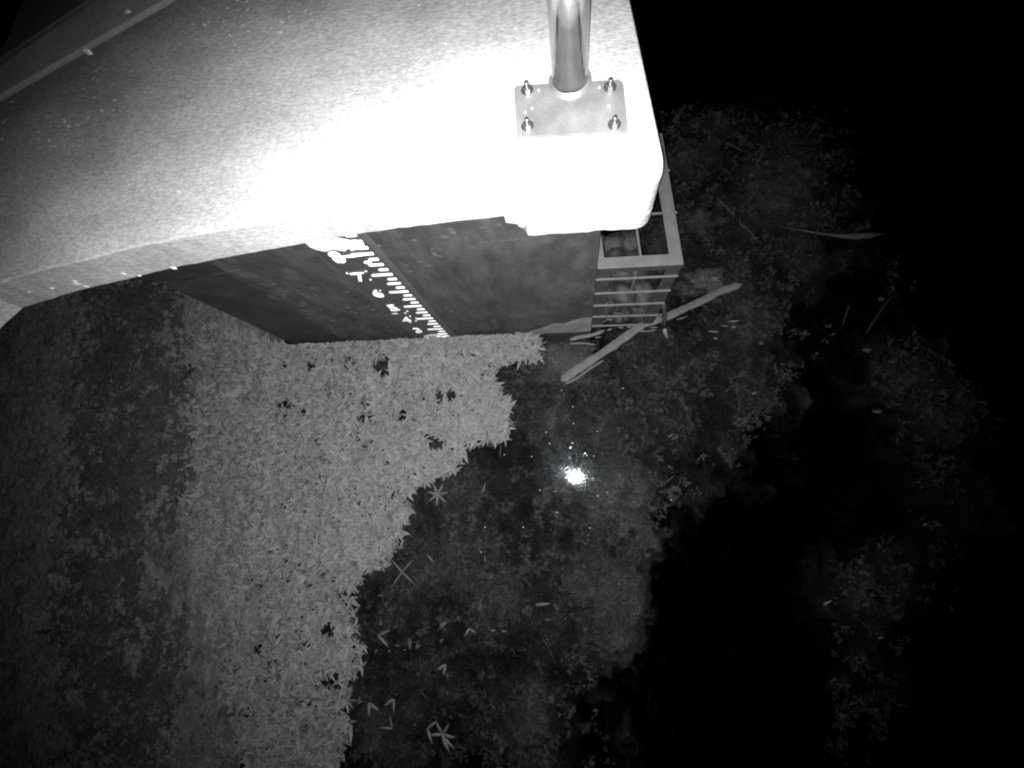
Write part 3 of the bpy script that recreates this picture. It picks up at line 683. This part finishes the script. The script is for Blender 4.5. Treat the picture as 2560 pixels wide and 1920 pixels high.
# ------------------------------------------------------------------ loose leaves lying on the open water
def vleaf(px, py, L, ang, spread, wd, label, group=None, k=2, name='floating_leaf', z=.006):
    q = at(px, py, z); vs, fs = [], []
    angs = [ang + (i - (k - 1) / 2) * spread for i in range(k)]
    for a in angs:
        d = Vector((math.cos(a), math.sin(a), 0)); s = Vector((-d.y, d.x, 0)); b = len(vs)
        up = .010
        for (t, w_, zz) in ((0, .25, 0), (0, -.25, 0), (.35, .5, .4), (.35, -.5, .4), (.7, .36, .7), (.7, -.36, .7), (1, 0, .6), (.35, 0, .75), (.7, 0, 1.0)):
            vs.append(tuple(q + d * t * L + s * w_ * wd + Vector((0, 0, zz * up))))
        fs += [(b, b + 1, b + 3, b + 7), (b, b + 7, b + 2), (b + 2, b + 7, b + 8, b + 4), (b + 7, b + 3, b + 5, b + 8), (b + 4, b + 8, b + 6), (b + 8, b + 5, b + 6)]
    n0 = len(vs); vs2 = [(v[0], v[1], v[2] - .0015) for v in vs]; f2 = [tuple(i + n0 for i in f[::-1]) for f in fs]
    o = mesh(name, vs + vs2, fs + f2, M['leaf_pale']); return tag(o, label, 'leaf', group)
px2m = CAM_H / F
vleaf(945, 1589, 36 * px2m, -.1, 1.1, .014, 'pale V-shaped leaf with one long tip, floating just off the middle of the mat edge')
vleaf(1024, 1622, 26 * px2m, 1.55, .28, .008, 'narrow upright V-shaped leaf right of the long-tipped one', None)
vleaf(1040, 1622, 16 * px2m, 1.0, .5, .009, 'small slanting V-shaped leaf right beside the narrow upright one')
vleaf(1172, 1572, 20 * px2m, -1.2, 1.7, .011, 'spread V-shaped leaf farthest right in the upper row of loose leaves')
vleaf(1114, 1662, 24 * px2m, -2.2, .9, .013, 'V-shaped leaf opening downward in the middle of the loose leaves')
vleaf(922, 1757, 30 * px2m, -.95, .95, .016, 'largest left V-shaped leaf near the bottom, just off the mat edge')
vleaf(984, 1748, 28 * px2m, -2.0, 1.1, .013, 'crooked V-shaped leaf right of the largest left one near the bottom')
vleaf(980, 1822, 30 * px2m, 2.4, 1.3, .009, 'small hook-shaped leaf below the two big V-shaped leaves')
vleaf(1068, 1822, 32 * px2m, -.2, 1.8, .013, 'left leaf of the bright bottom cluster of loose leaves')
vleaf(1106, 1836, 30 * px2m, 1.0, 1.1, .013, 'many-fingered leaf in the heart of the bright bottom cluster', None, 5)
vleaf(1112, 1846, 30 * px2m, -.9, .5, .011, 'lowest leaf of the bright bottom cluster')
vleaf(893, 1758, 18 * px2m, .8, .7, .010, 'small V-shaped leaf touching the mat edge near the bottom')
vleaf(1005, 1430, 42 * px2m, .1, 1.5, .009, 'large forked sprig sticking out from the mat edge, four thin arms', None, 4, 'leafy_sprig')
vleaf(1094, 1236, 30 * px2m, .2, .9, .013, 'star-shaped rosette of leaves just off the mat, below its widest part', None, 7, 'leaf_rosette')
vleaf(1352, 860, 20 * px2m, .3, 1.2, .010, 'small star-shaped sprig at the right tip of the mat by the wall', None, 5, 'leaf_rosette')
vleaf(1356, 822, 18 * px2m, .5, 1.0, .010, 'small sprig where the mat tip meets the wall', None, 4, 'leaf_rosette', .03)
vleaf(1340, 1512, 36 * px2m, .15, 0, .013, 'single long pale leaf alone in the lower middle water', None, 1)
vleaf(1206, 1232, 28 * px2m, 1.25, 0, .010, 'single upright leaf in the water between the star rosette and the lamp glint', None, 1)
vleaf(1068, 1388, 26 * px2m, -.7, 0, .010, 'single slanting leaf right of the forked sprig', None, 1)
for (px, py, L, a, w_) in [(953, 1565, 14, 1.7, .011), (987, 1613, 16, 0, .006), (1008, 1625, 8, .2, .009), (973, 1632, 10, 1.6, .008), (936, 1632, 12, .9, .010), (1100, 1606, 12, .9, .012), (1226, 1576, 13, .1, .010),
                           (1254, 1578, 13, .1, .010), (1116, 1692, 11, 1.1, .007), (1212, 1405, 16, 1.5, .008), (1224, 1446, 13, .7, .008), (944, 1488, 15, 0, .008), (1013, 1384, 9, .1, .006), (1130, 1341, 9, 1.2, .007), (1115, 1730, 8, -.2, .006),
                           (1100, 1566, 20, .6, .018), (2060, 1512, 20, .6, .010), (2195, 1596, 10, .4, .008), (1880, 1585 - 600, 14, .4, .008), (2308, 1314, 9, .6, .008), (1672, 1092, 14, .6, .008)]:
    vleaf(px, py, L * px2m, a, 0, w_, 'small oval pale leaf drifting alone on the dark water', 'small oval leaves drifting on the dark water', 1)
